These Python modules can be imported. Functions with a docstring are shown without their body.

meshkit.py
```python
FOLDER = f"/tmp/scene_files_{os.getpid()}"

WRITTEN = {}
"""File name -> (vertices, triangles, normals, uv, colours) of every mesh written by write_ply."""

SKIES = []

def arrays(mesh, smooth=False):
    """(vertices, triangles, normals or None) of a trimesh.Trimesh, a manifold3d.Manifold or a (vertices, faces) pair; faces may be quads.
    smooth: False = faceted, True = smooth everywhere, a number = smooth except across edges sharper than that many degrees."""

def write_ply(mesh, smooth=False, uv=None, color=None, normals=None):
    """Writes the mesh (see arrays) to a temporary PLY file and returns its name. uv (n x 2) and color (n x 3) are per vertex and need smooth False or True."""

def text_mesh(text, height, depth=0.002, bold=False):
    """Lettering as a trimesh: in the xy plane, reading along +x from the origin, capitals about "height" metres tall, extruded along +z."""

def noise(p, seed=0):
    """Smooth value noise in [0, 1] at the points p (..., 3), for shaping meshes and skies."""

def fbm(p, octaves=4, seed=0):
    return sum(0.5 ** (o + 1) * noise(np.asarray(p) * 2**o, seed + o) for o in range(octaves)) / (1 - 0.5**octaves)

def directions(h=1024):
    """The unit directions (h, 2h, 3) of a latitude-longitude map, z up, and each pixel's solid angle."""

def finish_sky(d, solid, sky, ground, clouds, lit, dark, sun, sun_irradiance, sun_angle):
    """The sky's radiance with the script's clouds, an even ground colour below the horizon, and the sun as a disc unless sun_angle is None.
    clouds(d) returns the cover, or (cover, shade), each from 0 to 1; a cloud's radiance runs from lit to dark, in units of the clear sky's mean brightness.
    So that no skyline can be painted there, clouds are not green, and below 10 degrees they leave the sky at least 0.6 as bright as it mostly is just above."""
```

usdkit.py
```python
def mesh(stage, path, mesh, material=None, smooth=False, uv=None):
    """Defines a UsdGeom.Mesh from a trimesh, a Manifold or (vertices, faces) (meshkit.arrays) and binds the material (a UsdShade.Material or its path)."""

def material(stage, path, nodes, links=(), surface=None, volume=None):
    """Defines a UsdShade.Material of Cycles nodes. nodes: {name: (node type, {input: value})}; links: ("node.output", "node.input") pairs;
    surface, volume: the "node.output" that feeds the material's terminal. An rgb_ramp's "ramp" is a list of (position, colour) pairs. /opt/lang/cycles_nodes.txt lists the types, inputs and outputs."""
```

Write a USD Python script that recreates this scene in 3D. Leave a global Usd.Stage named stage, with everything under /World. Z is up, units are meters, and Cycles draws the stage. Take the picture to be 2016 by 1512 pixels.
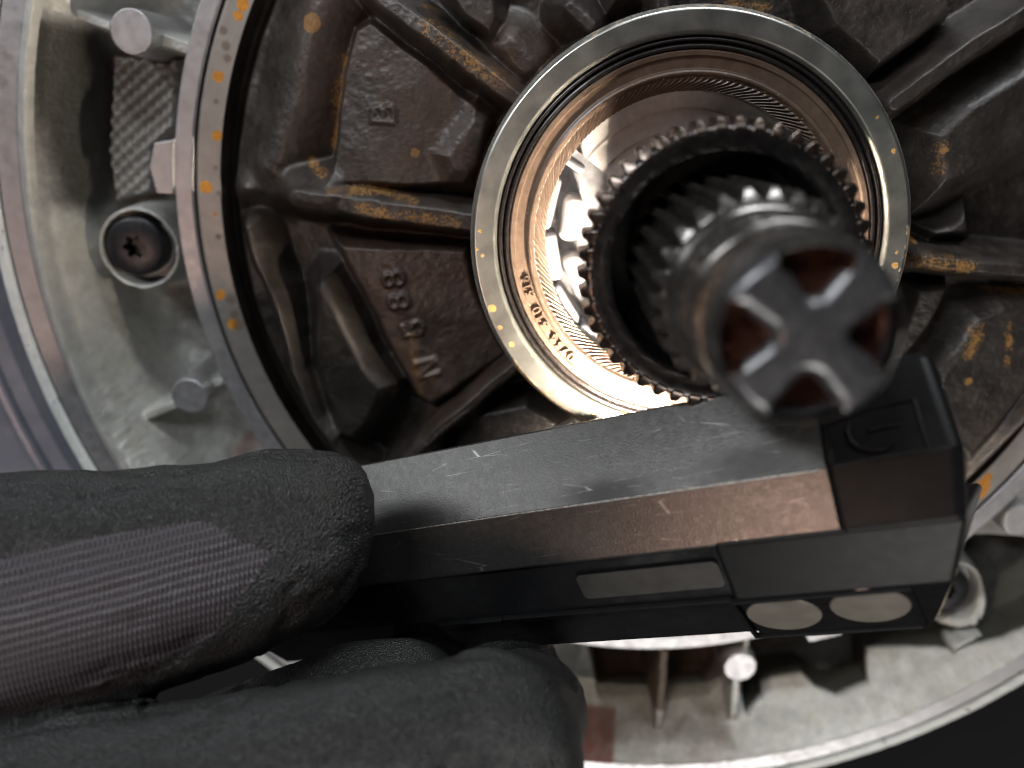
import math, random
import numpy as np, trimesh, manifold3d as m3, shapely, shapely.geometry as sg
import usdkit, meshkit
from pxr import Usd, UsdGeom, UsdLux, UsdShade, Gf, Sdf, Vt

random.seed(7)
rng = np.random.default_rng(11)
stage = Usd.Stage.CreateInMemory()
UsdGeom.SetStageUpAxis(stage, 'Z'); UsdGeom.SetStageMetersPerUnit(stage, 1.0)
UsdGeom.Xform.Define(stage, '/World')

# ------------------------------------------------------------------ camera
# World: the gearbox axis is Y (into the gearbox), Z up, origin in the middle of the bearing sleeve's face. Lengths below are in mm.
F, CX, CY = 1700.0, 1008.0, 756.0                       # focal length in pixels of the 2016 px wide photograph
VP, AX = (1059.6, 241.8), (1356.9, 474.8)
_y = np.array([(VP[0] - CX) / F, (VP[1] - CY) / F, 1.0]); _y /= np.linalg.norm(_y)
_z = np.array([0, -1.0, 0]); _z -= _y * (_z @ _y); _z /= np.linalg.norm(_z)
_x = np.cross(_y, _z)
B = np.array([_x, _y, _z])                              # camera (x right, y down, z ahead) -> world
A0 = np.array([(AX[0] - CX) / F, (AX[1] - CY) / F, 1.0]) * 145.0
def cam2w(c): return (np.asarray(c, float) - A0) @ B.T
EYE = cam2w([0, 0, 0])
def at(px, py, z): return cam2w(np.array([(px - CX) / F, (py - CY) / F, 1.0]) * z)
def onplane(px, py, t):
    d = np.array([(px - CX) / F, (py - CY) / F, 1.0]) @ B.T
    p = EYE + d * ((t - EYE[1]) / d[1])
    return p[0], p[2]
cam = UsdGeom.Camera.Define(stage, '/World/camera')
cam.CreateHorizontalApertureAttr(36.0); cam.CreateVerticalApertureAttr(27.0)
cam.CreateFocalLengthAttr(36.0 * F / 2016)
cam.CreateFStopAttr(10.8); cam.CreateFocusDistanceAttr(0.141)
cam.CreateClippingRangeAttr(Gf.Vec2f(0.004, 50))
cam.CreateExposureAttr(0.0)
R4 = np.eye(4)
R4[0, :3], R4[1, :3], R4[2, :3], R4[3, :3] = B @ [1, 0, 0], B @ [0, -1, 0], B @ [0, 0, -1], EYE * 0.001
cam.AddTransformOp().Set(Gf.Matrix4d(*R4.ravel().tolist()))

# ------------------------------------------------------------------ light: a dim workshop, its lamps and two added unseen lights
usdkit.material(stage, '/World/Looks/room_air', {'b': ('background_shader', {'color': (0.92, 0.95, 1.0), 'strength': 0.011})}, surface='b.background')
dome = UsdLux.DomeLight.Define(stage, '/World/room_light'); dome.CreateIntensityAttr(1.0)
UsdShade.MaterialBindingAPI.Apply(dome.GetPrim()).Bind(UsdShade.Material.Get(stage, '/World/Looks/room_air'))
def rect_light(name, pos, target, w, h, intensity, color):
    L = UsdLux.RectLight.Define(stage, '/World/' + name)
    L.CreateWidthAttr(w); L.CreateHeightAttr(h); L.CreateIntensityAttr(intensity); L.CreateColorAttr(Gf.Vec3f(*color))
    pos, target = np.array(pos, float), np.array(target, float)
    bz = pos - target; bz /= np.linalg.norm(bz)
    up = np.array([0, 0, 1.0]) if abs(bz[2]) < .95 else np.array([0, 1.0, 0])
    bx = np.cross(up, bz); bx /= np.linalg.norm(bx); by = np.cross(bz, bx)
    m = np.eye(4); m[0, :3], m[1, :3], m[2, :3], m[3, :3] = bx, by, bz, pos
    L.AddTransformOp().Set(Gf.Matrix4d(*m.ravel().tolist()))
rect_light('added_left_light', (-1.15, -0.20, 0.62), (-.05, 0, 0), 0.4, 0.3, 3.2, (0.93, 0.97, 1.0))  # unseen soft light, added for the reflection on the lamp body's left end
rect_light('ceiling_tube_left', (-0.70, -0.85, 0.75), (-.05, 0, 0), 0.7, 0.12, 30, (0.93, 0.97, 1.0))
rect_light('ceiling_tube_right', (0.30, -0.95, 1.15), (0, 0, 0), 0.9, 0.12, 5, (0.93, 0.97, 1.0))
rect_light('ceiling_tube_overhead', (0.22, -0.32, 1.3), (0, 0, 0), 0.9, 0.14, 28, (0.93, 0.97, 1.0))
rect_light('floor_lamp_low', (0.15, -0.85, -0.9), (0.03, 0, -0.08), 0.6, 0.5, 9, (1.0, 0.97, 0.92))
rect_light('added_warm_light', (-0.37, -0.74, -0.19), (0, 0, 0), 0.20, 0.10, 13, (1.0, 0.66, 0.52))  # unseen light, added to give the lamp's front facet a coppery reflection

# ------------------------------------------------------------------ materials
MATS = {}
def pbr(name, ramp, nscale=400, rough=(.4, .6), metal=0.0, bumps=(), overlays=(), spec=.5, detail=6, extra=None, coat=0.0, coat_rough=.1, sheen=0.0, rscale=None, distortion=0.0):
    """ramp: colours over a noise; bumps: (kind, scale, distance in m); overlays: (mask attribute, colour, roughness, break-up scale, metal)."""
    n = {'g': ('geometry', {}), 'n': ('noise_texture', {'scale': nscale, 'detail': detail, 'roughness': .62, 'distortion': distortion}), 'r': ('rgb_ramp', {'ramp': ramp}),
         'rn': ('noise_texture', {'scale': rscale or nscale * 2.3, 'detail': 4}),
         'rr': ('map_range', {'from_min': .3, 'from_max': .7, 'to_min': rough[0], 'to_max': rough[1], 'clamp': True}),
         'p': ('principled_bsdf', {'metallic': metal, 'specular_ior_level': spec, 'coat_weight': coat, 'coat_roughness': coat_rough, 'sheen_weight': sheen})}
    l = [('g.position', 'n.vector'), ('n.fac', 'r.fac'), ('g.position', 'rn.vector'), ('rn.fac', 'rr.value')]
    col, ro, me = 'r.color', 'rr.result', None
    for k, (attr, c, orough, bscale, om, *soft) in enumerate(overlays):
        n.update({f'oa{k}': ('attribute', {'attribute': attr}), f'on{k}': ('noise_texture', {'scale': bscale, 'detail': 5, 'roughness': .7}),
                  f'om{k}': ('math', {'math_type': 'multiply_add', 'value2': .5 if soft else 1.6, 'value3': -.25 if soft else -.8}), f'os{k}': ('math', {'math_type': 'add'}),
                  f'ot{k}': ('map_range', {'range_type': 'smoothstep', 'from_min': .25 if soft else .42, 'from_max': 1.05 if soft else .72, 'to_min': 0, 'to_max': 1, 'clamp': True}),
                  f'og{k}': ('math', {'math_type': 'greater_than', 'value2': .02}), f'of{k}': ('math', {'math_type': 'multiply'}),
                  f'oc{k}': ('rgb_ramp', {'ramp': [(0.3, tuple(.55 * x for x in c)), (.7, c)]}),
                  f'ox{k}': ('mix', {'mix_type': 'mix'}), f'oy{k}': ('mix_float', {'b': orough}), f'oz{k}': ('mix_float', {'b': om})})
        l += [('g.position', f'on{k}.vector'), (f'on{k}.fac', f'om{k}.value1'), (f'om{k}.value', f'os{k}.value1'), (f'oa{k}.fac', f'os{k}.value2'),
              (f'os{k}.value', f'ot{k}.value'), (f'oa{k}.fac', f'og{k}.value1'), (f'ot{k}.result', f'of{k}.value1'), (f'og{k}.value', f'of{k}.value2'),
              (f'on{k}.fac', f'oc{k}.fac'), (f'of{k}.value', f'ox{k}.fac'), (col, f'ox{k}.color1'), (f'oc{k}.color', f'ox{k}.color2'),
              (f'of{k}.value', f'oy{k}.fac'), (ro, f'oy{k}.a'), (f'of{k}.value', f'oz{k}.fac')]
        if me: l.append((me, f'oz{k}.a'))
        else: n[f'oz{k}'][1]['a'] = metal
        col, ro, me = f'ox{k}.color', f'oy{k}.result', f'oz{k}.result'
    prev = None
    for k, (kind, sc, dist) in enumerate(bumps):
        if kind == 'noise':
            n[f'b{k}'] = ('noise_texture', {'scale': sc, 'detail': 5, 'roughness': .6}); out = f'b{k}.fac'; l.append(('g.position', f'b{k}.vector'))
        elif kind == 'cells':
            n[f'b{k}'] = ('voronoi_texture', {'scale': sc, 'feature': 'smooth_f1', 'smoothness': .4}); out = f'b{k}.distance'; l.append(('g.position', f'b{k}.vector'))
        elif kind == 'turned':                          # concentric tool marks about the gearbox axis
            n[f'b{k}s'] = ('vector_math', {'math_type': 'multiply', 'vector2': (1, 0, 1)}); n[f'b{k}l'] = ('vector_math', {'math_type': 'length'})
            n[f'b{k}n'] = ('noise_texture', {'dimensions': '1D', 'scale': sc, 'detail': 3}); l += [('g.position', f'b{k}s.vector1'), (f'b{k}s.vector', f'b{k}l.vector1'), (f'b{k}l.value', f'b{k}n.w')]; out = f'b{k}n.fac'
        elif kind == 'scratch':
            n[f'b{k}m'] = ('mapping', {'rotation': (0.0, 0.35, 0.15), 'scale': (.03, 1, 1)}); n[f'b{k}'] = ('noise_texture', {'scale': sc, 'detail': 4, 'distortion': .3})
            l += [('g.position', f'b{k}m.vector'), (f'b{k}m.vector', f'b{k}.vector')]; out = f'b{k}.fac'
        elif kind == 'attr':
            n[f'b{k}'] = ('attribute', {'attribute': sc}); out = f'b{k}.fac'
        n[f'bb{k}'] = ('bump', {'strength': 1.0, 'distance': dist}); l.append((out, f'bb{k}.height'))
        if prev: l.append((prev, f'bb{k}.normal'))
        prev = f'bb{k}.normal'
    if prev: l.append((prev, 'p.normal'))
    l += [(col, 'p.base_color'), (ro, 'p.roughness')]
    if me: l.append((me, 'p.metallic'))
    if extra: extra(n, l)
    MATS[name] = usdkit.material(stage, '/World/Looks/' + name, n, l, surface='p.BSDF')
    return MATS[name]

RUST = (.62, .24, .025)
pbr('turned_steel', [(.3, (.54, .54, .505)), (.7, (.59, .59, .55))], 90, (.27, .36), .95, [('turned', 3000, 1.1e-5)], [('rust', (.50, .27, .07), .7, 900, .1), ('dirt', (.03, .025, .02), .7, 1500, 0)])
pbr('dark_gap', [(0, (.012, .011, .010)), (1, (.02, .018, .016))], 500, (.3, .5), .2)
pbr('room_dark', [(0, (.006, .006, .007)), (1, (.010, .010, .011))], 3, (.7, .9), 0, spec=.1)
pbr('machined_aluminium', [(.3, (.36, .35, .36)), (.7, (.45, .44, .45))], 260, (.36, .5), .75, [('turned', 1800, 8e-6), ('noise', 6000, 6e-6)])
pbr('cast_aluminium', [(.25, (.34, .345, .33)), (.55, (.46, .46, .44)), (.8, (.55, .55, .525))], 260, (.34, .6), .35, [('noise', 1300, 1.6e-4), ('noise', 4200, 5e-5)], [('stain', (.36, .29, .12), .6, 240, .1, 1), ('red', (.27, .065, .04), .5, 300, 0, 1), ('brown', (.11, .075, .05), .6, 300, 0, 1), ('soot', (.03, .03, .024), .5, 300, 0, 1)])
pbr('painted_rim', [(.3, (.62, .64, .62)), (.7, (.74, .75, .72))], 300, (.4, .6), .15, [('noise', 2500, 4e-5)], [('dirt', (.08, .08, .075), .6, 700, 0)])
pbr('cast_iron', [(.25, (.020, .0165, .0145)), (.5, (.042, .034, .030)), (.75, (.074, .062, .054))], 170, (.28, .5), .4, [('noise', 1300, 1.5e-4), ('noise', 3600, 9.0e-5)], [('rust', (.36, .175, .04), .8, 2300, 0), ('brown', (.075, .034, .018), .6, 220, .1, 1), ('oil', (.010, .010, .010), .3, 150, .1, 1)], coat=.3, coat_rough=.3)
pbr('cover_flange', [(.3, (.27, .245, .225)), (.7, (.34, .315, .29))], 240, (.4, .55), .55, [('noise', 4000, 1e-5)], [('rust', (.66, .27, .03), .8, 1400, 0), ('dirt', (.14, .085, .045), .7, 900, .2, 1)])
pbr('brown_rubber', [(.3, (.10, .066, .046)), (.7, (.155, .105, .076))], 500, (.26, .42), 0, [('noise', 4000, 1.5e-5)], coat=.5, coat_rough=.22)
pbr('black_rubber', [(0, (.012, .010, .010)), (1, (.022, .018, .017))], 600, (.2, .35), 0, coat=.5)
pbr('oily_black_steel', [(.3, (.020, .018, .018)), (.7, (.05, .045, .043))], 300, (.20, .36), .75, [('noise', 1800, 2e-5)], coat=.6, coat_rough=.12)
pbr('bore_black', [(0, (.006, .006, .006)), (1, (.012, .011, .011))], 300, (.35, .5), 0, [('noise', 1800, 2e-5)], spec=.25)  # for the bore, blacker than the barrel
pbr('worn_spline_steel', [(.3, (.05, .037, .03)), (.7, (.14, .105, .088))], 700, (.16, .32), .9, [('noise', 2200, 2e-5)], coat=.4)
pbr('shaft_steel', [(.3, (.085, .078, .072)), (.7, (.15, .138, .128))], 260, (.18, .32), .8, [('noise', 1500, 2e-5)], coat=.6, coat_rough=.12)
pbr('shaft_end_face', [(.3, (.085, .084, .089)), (.7, (.12, .119, .125))], 350, (.26, .40), .7, [('noise', 1500, 3e-5)], coat=.6, coat_rough=.14)
pbr('shaft_pocket', [(.3, (.055, .028, .020)), (.7, (.15, .062, .04))], 350, (.16, .3), .6, [('noise', 1500, 3e-5)], coat=.5)  # red-brown glow and glints are put into this base colour
pbr('polished_steel', [(.3, (.66, .62, .60)), (.7, (.80, .77, .75))], 300, (.18, .32), .25, [('noise', 900, 2e-5)], coat=.3)
pbr('bearing_cage', [(.3, (.44, .44, .47)), (.7, (.58, .58, .62))], 300, (.22, .36), .5, [('noise', 1200, 2e-5)], coat=.5)
pbr('black_bolt', [(.3, (.018, .018, .021)), (.7, (.035, .035, .04))], 600, (.28, .42), .5, [('noise', 3000, 1e-5)])
def scratches(n, l):
    n.update({'sa': ('attribute', {'attribute': 'along'}), 'sw': ('attribute', {'attribute': 'across'}), 'sc': ('combine_xyz', {}), 'sn': ('noise_texture', {'scale': .09, 'detail': 2}),
              'sv': ('voronoi_texture', {'dimensions': '2D', 'feature': 'distance_to_edge', 'scale': 1.0}), 'sm': ('mapping', {'scale': (.045, .55, 1), 'rotation': (0, 0, .06)}),
              'st': ('map_range', {'from_min': .006, 'from_max': .016, 'to_min': 1, 'to_max': 0, 'clamp': True}), 'sb': ('noise_texture', {'scale': 260, 'detail': 3}),
              'sq': ('map_range', {'from_min': .5, 'from_max': .66, 'to_min': 0, 'to_max': .75, 'clamp': True}), 'sk': ('math', {'math_type': 'multiply'}), 'sx': ('mix', {'mix_type': 'mix', 'color2': (.42, .41, .39)})})
    src = [a for a, b in l if b == 'p.base_color'][0]; l[:] = [x for x in l if x[1] != 'p.base_color']
    l += [('sa.fac', 'sc.x'), ('sw.fac', 'sc.y'), ('sc.vector', 'sm.vector'), ('sm.vector', 'sv.vector'), ('sv.distance', 'st.value'), ('g.position', 'sb.vector'), ('sb.fac', 'sq.value'),
          ('st.result', 'sk.value1'), ('sq.result', 'sk.value2'), ('sk.value', 'sx.fac'), (src, 'sx.color1'), ('sx.color', 'p.base_color')]
    del n['sn']
pbr('anodised_body', [(.3, (.105, .103, .099)), (.7, (.125, .122, .117))], 420, (.25, .31), .85, [('cells', 4500, 1.4e-5)], [('scuff', (.045, .042, .04), .5, 900, .3, 1)], extra=scratches)
pbr('worn_metal', [(.3, (.20, .20, .19)), (.7, (.50, .49, .47))], 1500, (.3, .5), .9, [('noise', 4000, 5e-5)])
pbr('lens_grey', [(.3, (.033, .031, .028)), (.7, (.04, .038, .034))], 200, (.3, .4), 0, spec=.35)
pbr('black_plastic', [(.3, (.006, .006, .0065)), (.7, (.010, .010, .0105))], 300, (.33, .38), 0, [('noise', 3500, 6e-6)], spec=.14)
pbr('glossy_black', [(.3, (.010, .010, .011)), (.7, (.016, .016, .017))], 200, (.12, .22), 0, [('noise', 1200, 4e-6)])
pbr('magnet_steel', [(.3, (.36, .33, .29)), (.7, (.39, .36, .315))], 120, (.36, .42), .8, [('noise', 2500, 1e-5)])
pbr('label_paper', [(.3, (.42, .38, .28)), (.7, (.50, .46, .35))], 400, (.35, .5), 0)
pbr('label_ink', [(0, (.05, .035, .03)), (1, (.07, .05, .04))], 400, (.4, .5), 0)
pbr('grey_paint', [(.3, (.16, .17, .21)), (.7, (.23, .24, .28))], 60, (.2, .35), .3, [('noise', 300, 5e-5)])
MATS['led'] = usdkit.material(stage, '/World/Looks/led', {'e': ('emission', {'color': (1.0, .86, .68), 'strength': 1600.0})}, surface='e.emission')
pbr('oil_drop', [(0, (.25, .20, .16)), (1, (.3, .25, .2))], 500, (.03, .08), .3, coat=1.0, coat_rough=.03)

def glove_extra(n, l):
    """Knitted liner where the mask says so, foamed coating elsewhere."""
    n.update({'k': ('attribute', {'attribute': 'knit'}), 'kn': ('noise_texture', {'scale': 900, 'detail': 4}),
              'ka': ('math', {'math_type': 'multiply_add', 'value2': .5, 'value3': -.25}), 'kb': ('math', {'math_type': 'add'}),
              'kt': ('map_range', {'range_type': 'smoothstep', 'from_min': .4, 'from_max': .6, 'to_min': 0, 'to_max': 1, 'clamp': True}),
              'kr': ('rgb_ramp', {'ramp': [(.2, (.052, .046, .052)), (.75, (.118, .106, .118))]}), 'kx': ('mix', {'mix_type': 'mix'}),
              'u': ('attribute', {'attribute': 'course'}), 'v': ('attribute', {'attribute': 'wale'}),
              'us': ('math', {'math_type': 'sine'}), 'vs': ('math', {'math_type': 'sine'}), 'uv': ('math', {'math_type': 'multiply'}), 'kh': ('math', {'math_type': 'multiply'}),
              'kbump': ('bump', {'strength': 1.0, 'distance': 2.4e-4}),
              'sp': ('voronoi_texture', {'scale': 3000}), 'spi': ('math', {'math_type': 'multiply'}), 'inv': ('math', {'math_type': 'subtract', 'value1': 1.0}),
              'spb': ('bump', {'strength': 1.0, 'distance': 3.4e-4}), 'kc': ('math', {'math_type': 'multiply_add', 'value2': .3, 'value3': .42})})
    l[:] = [x for x in l if x[1] not in ('p.base_color', 'p.normal')]
    l += [('g.position', 'kn.vector'), ('kn.fac', 'ka.value1'), ('k.fac', 'kb.value1'), ('ka.value', 'kb.value2'), ('kb.value', 'kt.value'),
          ('u.fac', 'us.value1'), ('v.fac', 'vs.value1'), ('us.value', 'uv.value1'), ('vs.value', 'uv.value2'), ('uv.value', 'kh.value1'), ('kt.result', 'kh.value2'), ('kh.value', 'kbump.height'),
          ('kt.result', 'inv.value2'), ('g.position', 'sp.vector'), ('sp.distance', 'spi.value1'), ('inv.value', 'spi.value2'), ('spi.value', 'spb.height'),
          ('kbump.normal', 'spb.normal'), ('bb0.normal', 'kbump.normal'), ('spb.normal', 'p.normal'),
          ('uv.value', 'kc.value1'), ('kc.value', 'kr.fac'), ('kt.result', 'kx.fac'), ('r.color', 'kx.color1'), ('kr.color', 'kx.color2'), ('kx.color', 'p.base_color')]
pbr('glove_fabric', [(.3, (.018, .018, .018)), (.7, (.042, .042, .041))], 1500, (.26, .46), 0, [('noise', 700, 1.0e-4)], extra=glove_extra, sheen=0)

# ------------------------------------------------------------------ helpers for prims
USED = {}
def numbered(path):
    k = USED.get(path, 0); USED[path] = k + 1
    return path if k == 0 else f'{path}_{k:03d}'
def thing(name, label, cat, group=None):
    p = numbered('/World/' + name); o = UsdGeom.Xform.Define(stage, p).GetPrim()
    o.SetCustomDataByKey('label', label); o.SetCustomDataByKey('category', cat)
    if group: o.SetCustomDataByKey('group', group)
    return p
def put(parent, name, V, Fa, mat, smooth=False, normals=None, attrs=None, label=None, kind=None):
    path = numbered(f'{parent}/{name}')
    V = np.asarray(V, float) * .001
    if normals is None:
        g = usdkit.mesh(stage, path, (V, np.asarray(Fa)), MATS[mat], smooth=smooth)
    else:
        g = usdkit.mesh(stage, path, (V, np.asarray(Fa)), MATS[mat])
        g.CreateNormalsAttr(Vt.Vec3fArray.FromNumpy(np.asarray(normals, np.float32))); g.SetNormalsInterpolation('vertex')
    for k, a in (attrs or {}).items():
        UsdGeom.PrimvarsAPI(g).CreatePrimvar(k, Sdf.ValueTypeNames.FloatArray, 'vertex').Set(Vt.FloatArray.FromNumpy(np.asarray(a, np.float32)))
    if label: g.GetPrim().SetCustomDataByKey('label', label)
    if kind: g.GetPrim().SetCustomDataByKey('kind', kind)
    return path
def arr(mesh):
    if isinstance(mesh, m3.Manifold):
        q = mesh.to_mesh(); return np.array(q.vert_properties[:, :3], float), np.array(q.tri_verts, int)
    return np.array(mesh.vertices, float), np.array(mesh.faces, int)
def vnormals(V, Fa):
    n = np.zeros_like(V); c = np.cross(V[Fa[:, 1]] - V[Fa[:, 0]], V[Fa[:, 2]] - V[Fa[:, 0]])
    for k in range(3): np.add.at(n, Fa[:, k], c)
    return n / np.maximum(np.linalg.norm(n, axis=1, keepdims=True), 1e-12)
def grid_faces(nr, nt, wrap):
    i, j = np.meshgrid(np.arange(nr - 1), np.arange(nt if wrap else nt - 1), indexing='ij')
    j2 = (j + 1) % nt
    a, b, c, d = i * nt + j, i * nt + j2, (i + 1) * nt + j2, (i + 1) * nt + j
    return np.vstack([np.stack([a, b, c], -1).reshape(-1, 3), np.stack([a, c, d], -1).reshape(-1, 3)])
def faceward(V, Fa):
    """Winding such that a height field's front looks out of the gearbox (towards -Y)."""
    c = np.cross(V[Fa[:, 1]] - V[Fa[:, 0]], V[Fa[:, 2]] - V[Fa[:, 0]])[:, 1].sum()
    return Fa if c < 0 else Fa[:, ::-1]
def lathe(profile, n=360, wrap=True, a0=0.0, a1=2 * math.pi):
    """Revolves (r, t) points about Y; the profile runs with its outside on the left when r goes up and t down."""
    P = np.array(profile, float); th = a0 + (a1 - a0) * np.arange(n) / (n if wrap else n - 1)
    V = np.stack([P[:, 0][:, None] * np.cos(th), np.broadcast_to(P[:, 1][:, None], (len(P), n)), P[:, 0][:, None] * np.sin(th)], -1).reshape(-1, 3)
    return V, grid_faces(len(P), n, wrap)[:, ::-1]
def dense(profile, step):
    out = [profile[0]]
    for p, q in zip(profile, profile[1:]):
        k = max(1, int(math.hypot(q[0] - p[0], q[1] - p[1]) / step))
        out += [(p[0] + (q[0] - p[0]) * s / k, p[1] + (q[1] - p[1]) * s / k) for s in range(1, k + 1)]
    return out
def sub(V, Fa, mask, N=None, attrs=None):
    f = Fa[mask]; u, inv = np.unique(f, return_inverse=True)
    return V[u], inv.reshape(-1, 3), (N[u] if N is not None else None), {k: a[u] for k, a in (attrs or {}).items()}
def sstep(a, b, x):
    t = np.clip((x - a) / (b - a), 0, 1); return t * t * (3 - 2 * t)
def seg_dist(P, a, b):
    a, b = np.array(a), np.array(b); d = b - a
    s = np.clip(((P - a) @ d) / (d @ d), 0, 1)
    return np.linalg.norm(P - a - s[:, None] * d, axis=1)
def line_dist(P, pts): return np.min([seg_dist(P, p, q) for p, q in zip(pts, pts[1:])], axis=0)
def poly_sd(P, pts):
    """Distance inside (+) or outside (-) a polygon."""
    d = line_dist(P, list(pts) + [pts[0]])
    inside = shapely.contains_xy(sg.Polygon(pts).buffer(0), P[:, 0], P[:, 1])
    return np.where(inside, d, -d)
def n3(P, s, seed=0, oct=4): return meshkit.fbm(np.c_[P[:, 0] * s, P[:, 1] * s, np.full(len(P), 3.3 + seed)], oct, seed)

# ------------------------------------------------------------------ cast iron cover: one casting, its ribs and panels kept as parts
TC = 21.0                                               # plane on which the casting's outlines were read
px = lambda pts, t=TC: [onplane(x, y, t) for x, y in pts]
prims = []                                              # (part name, kind, points, half width, height, softness)
def rib(pts, hw, h, soft, name='rib'): prims.append((name, 'line', px(pts), hw * 1.45, h, soft * 1.1))
def panel(pts, h, soft, name='panel'): prims.append((name, 'poly', px(pts), 0, h, soft))
rib([(640, -60), (610, 60), (580, 180), (548, 290), (530, 335)], 3.0, 9.0, 4.6, 'bulge')
rib([(468, 372), (520, 382), (600, 380)], 1.6, 6.5, 2.6, 'boss')
rib([(590, 372), (640, 376)], 2.6, 11, 2.4, 'boss')
rib([(600, 385), (700, 398), (800, 412), (960, 436)], 1.9, 12.0, 1.5)
panel([(690, 45), (728, 22), (900, 160), (975, 225), (950, 330), (922, 372), (720, 372), (640, 368), (646, 300), (664, 150)], 7.6, 1.1)
panel([(940, 160), (985, 235), (940, 372), (870, 372), (840, 300)], 9.0, 3.0)
rib([(700, -60), (760, 0), (850, 70), (940, 140), (1030, 205)], 1.7, 12.5, 1.6)
panel([(840, -60), (985, -60), (990, 40), (968, 92), (900, 40)], 9.0, 1.2)
rib([(1000, 95), (1035, 130)], 2.4, 8.0, 3.0, 'boss')
rib([(1120, 20), (1160, 55)], 1.6, 8.5, 2.0, 'boss')
rib([(1290, -60), (1300, 40)], 1.5, 11.0, 1.4)
panel([(1180, -60), (1270, -60), (1270, 10), (1200, 20)], 7.0, 1.5)
panel([(640, 466), (700, 470), (930, 476), (945, 560), (985, 650), (1012, 696), (930, 752), (850, 812), (812, 790), (735, 640)], 7.0, 1.4)
panel([(596, 560), (622, 528), (655, 530), (695, 620), (745, 710), (785, 760), (772, 800), (748, 850), (700, 900), (640, 880), (596, 720)], 9.5, 2.6)
rib([(486, 450), (505, 520), (535, 580), (560, 660), (580, 740), (620, 830), (690, 930), (760, 1000)], 1.1, 11.5, 2.2)
rib([(1060, 672), (960, 752), (860, 840), (780, 925), (740, 1000)], 1.3, 11.0, 1.4)
rib([(930, 800), (840, 872), (800, 930)], .8, 8.0, 1.2)
panel([(890, 810), (1040, 775), (1130, 830), (1000, 930), (880, 930)], 7.0, 1.6)
panel([(1560, -60), (1880, -60), (1882, 30), (1800, 92), (1715, 152), (1620, 70)], 8.5, 1.6)
rib([(1735, 205), (1850, 122), (2060, -5)], 1.7, 12.0, 1.6)
panel([(1790, 250), (1870, 180), (2080, 60), (2080, 300), (1920, 366), (1802, 424)], 9.0, 3.4)
panel([(1815, 440), (1870, 430), (1915, 390), (1925, 470), (1830, 480)], 6.0, 1.6)
rib([(1795, 502), (1900, 516), (2080, 535)], 1.5, 12.0, 1.6)
panel([(1790, 556), (1876, 548), (1830, 640), (1760, 730), (1740, 700)], 8.0, 1.2)
panel([(1905, 600), (1970, 570), (2080, 560), (2080, 760), (1990, 880), (1920, 960), (1850, 900), (1800, 790), (1812, 720)], 9.0, 3.0)
rib([(2080, 780), (1990, 868), (1900, 960), (1800, 1040)], 1.0, 10.5, 1.6)
NT, RS = 1900, .26
th = np.linspace(0, 2 * math.pi, NT, endpoint=False)
ri = np.arange(36.2, 95.05 + RS / 2, RS)
RR, TT = np.meshgrid(ri, th, indexing='ij')
P = np.stack([RR * np.cos(TT), RR * np.sin(TT)], -1).reshape(-1, 2)
rr = RR.ravel()
warp = np.stack([n3(P, .12, 1), n3(P, .12, 2)], -1) - .5
Pw = P + warp * 1.3
best, hs = np.zeros(len(P), int) - 1, []
for k, (_, kind, pts, hw, h, soft) in enumerate(prims):
    if kind == 'line': hh = h * (1 - sstep(hw - soft * .9, hw + soft * 1.5, line_dist(Pw, pts)))
    else: hh = h * sstep(-soft * 1.1, soft * 1.5, poly_sd(Pw, pts))
    hs.append(hh)
HS = np.array(hs); best = HS.argmax(0); top = HS.max(0); best[top < 3.0] = -1
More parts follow.
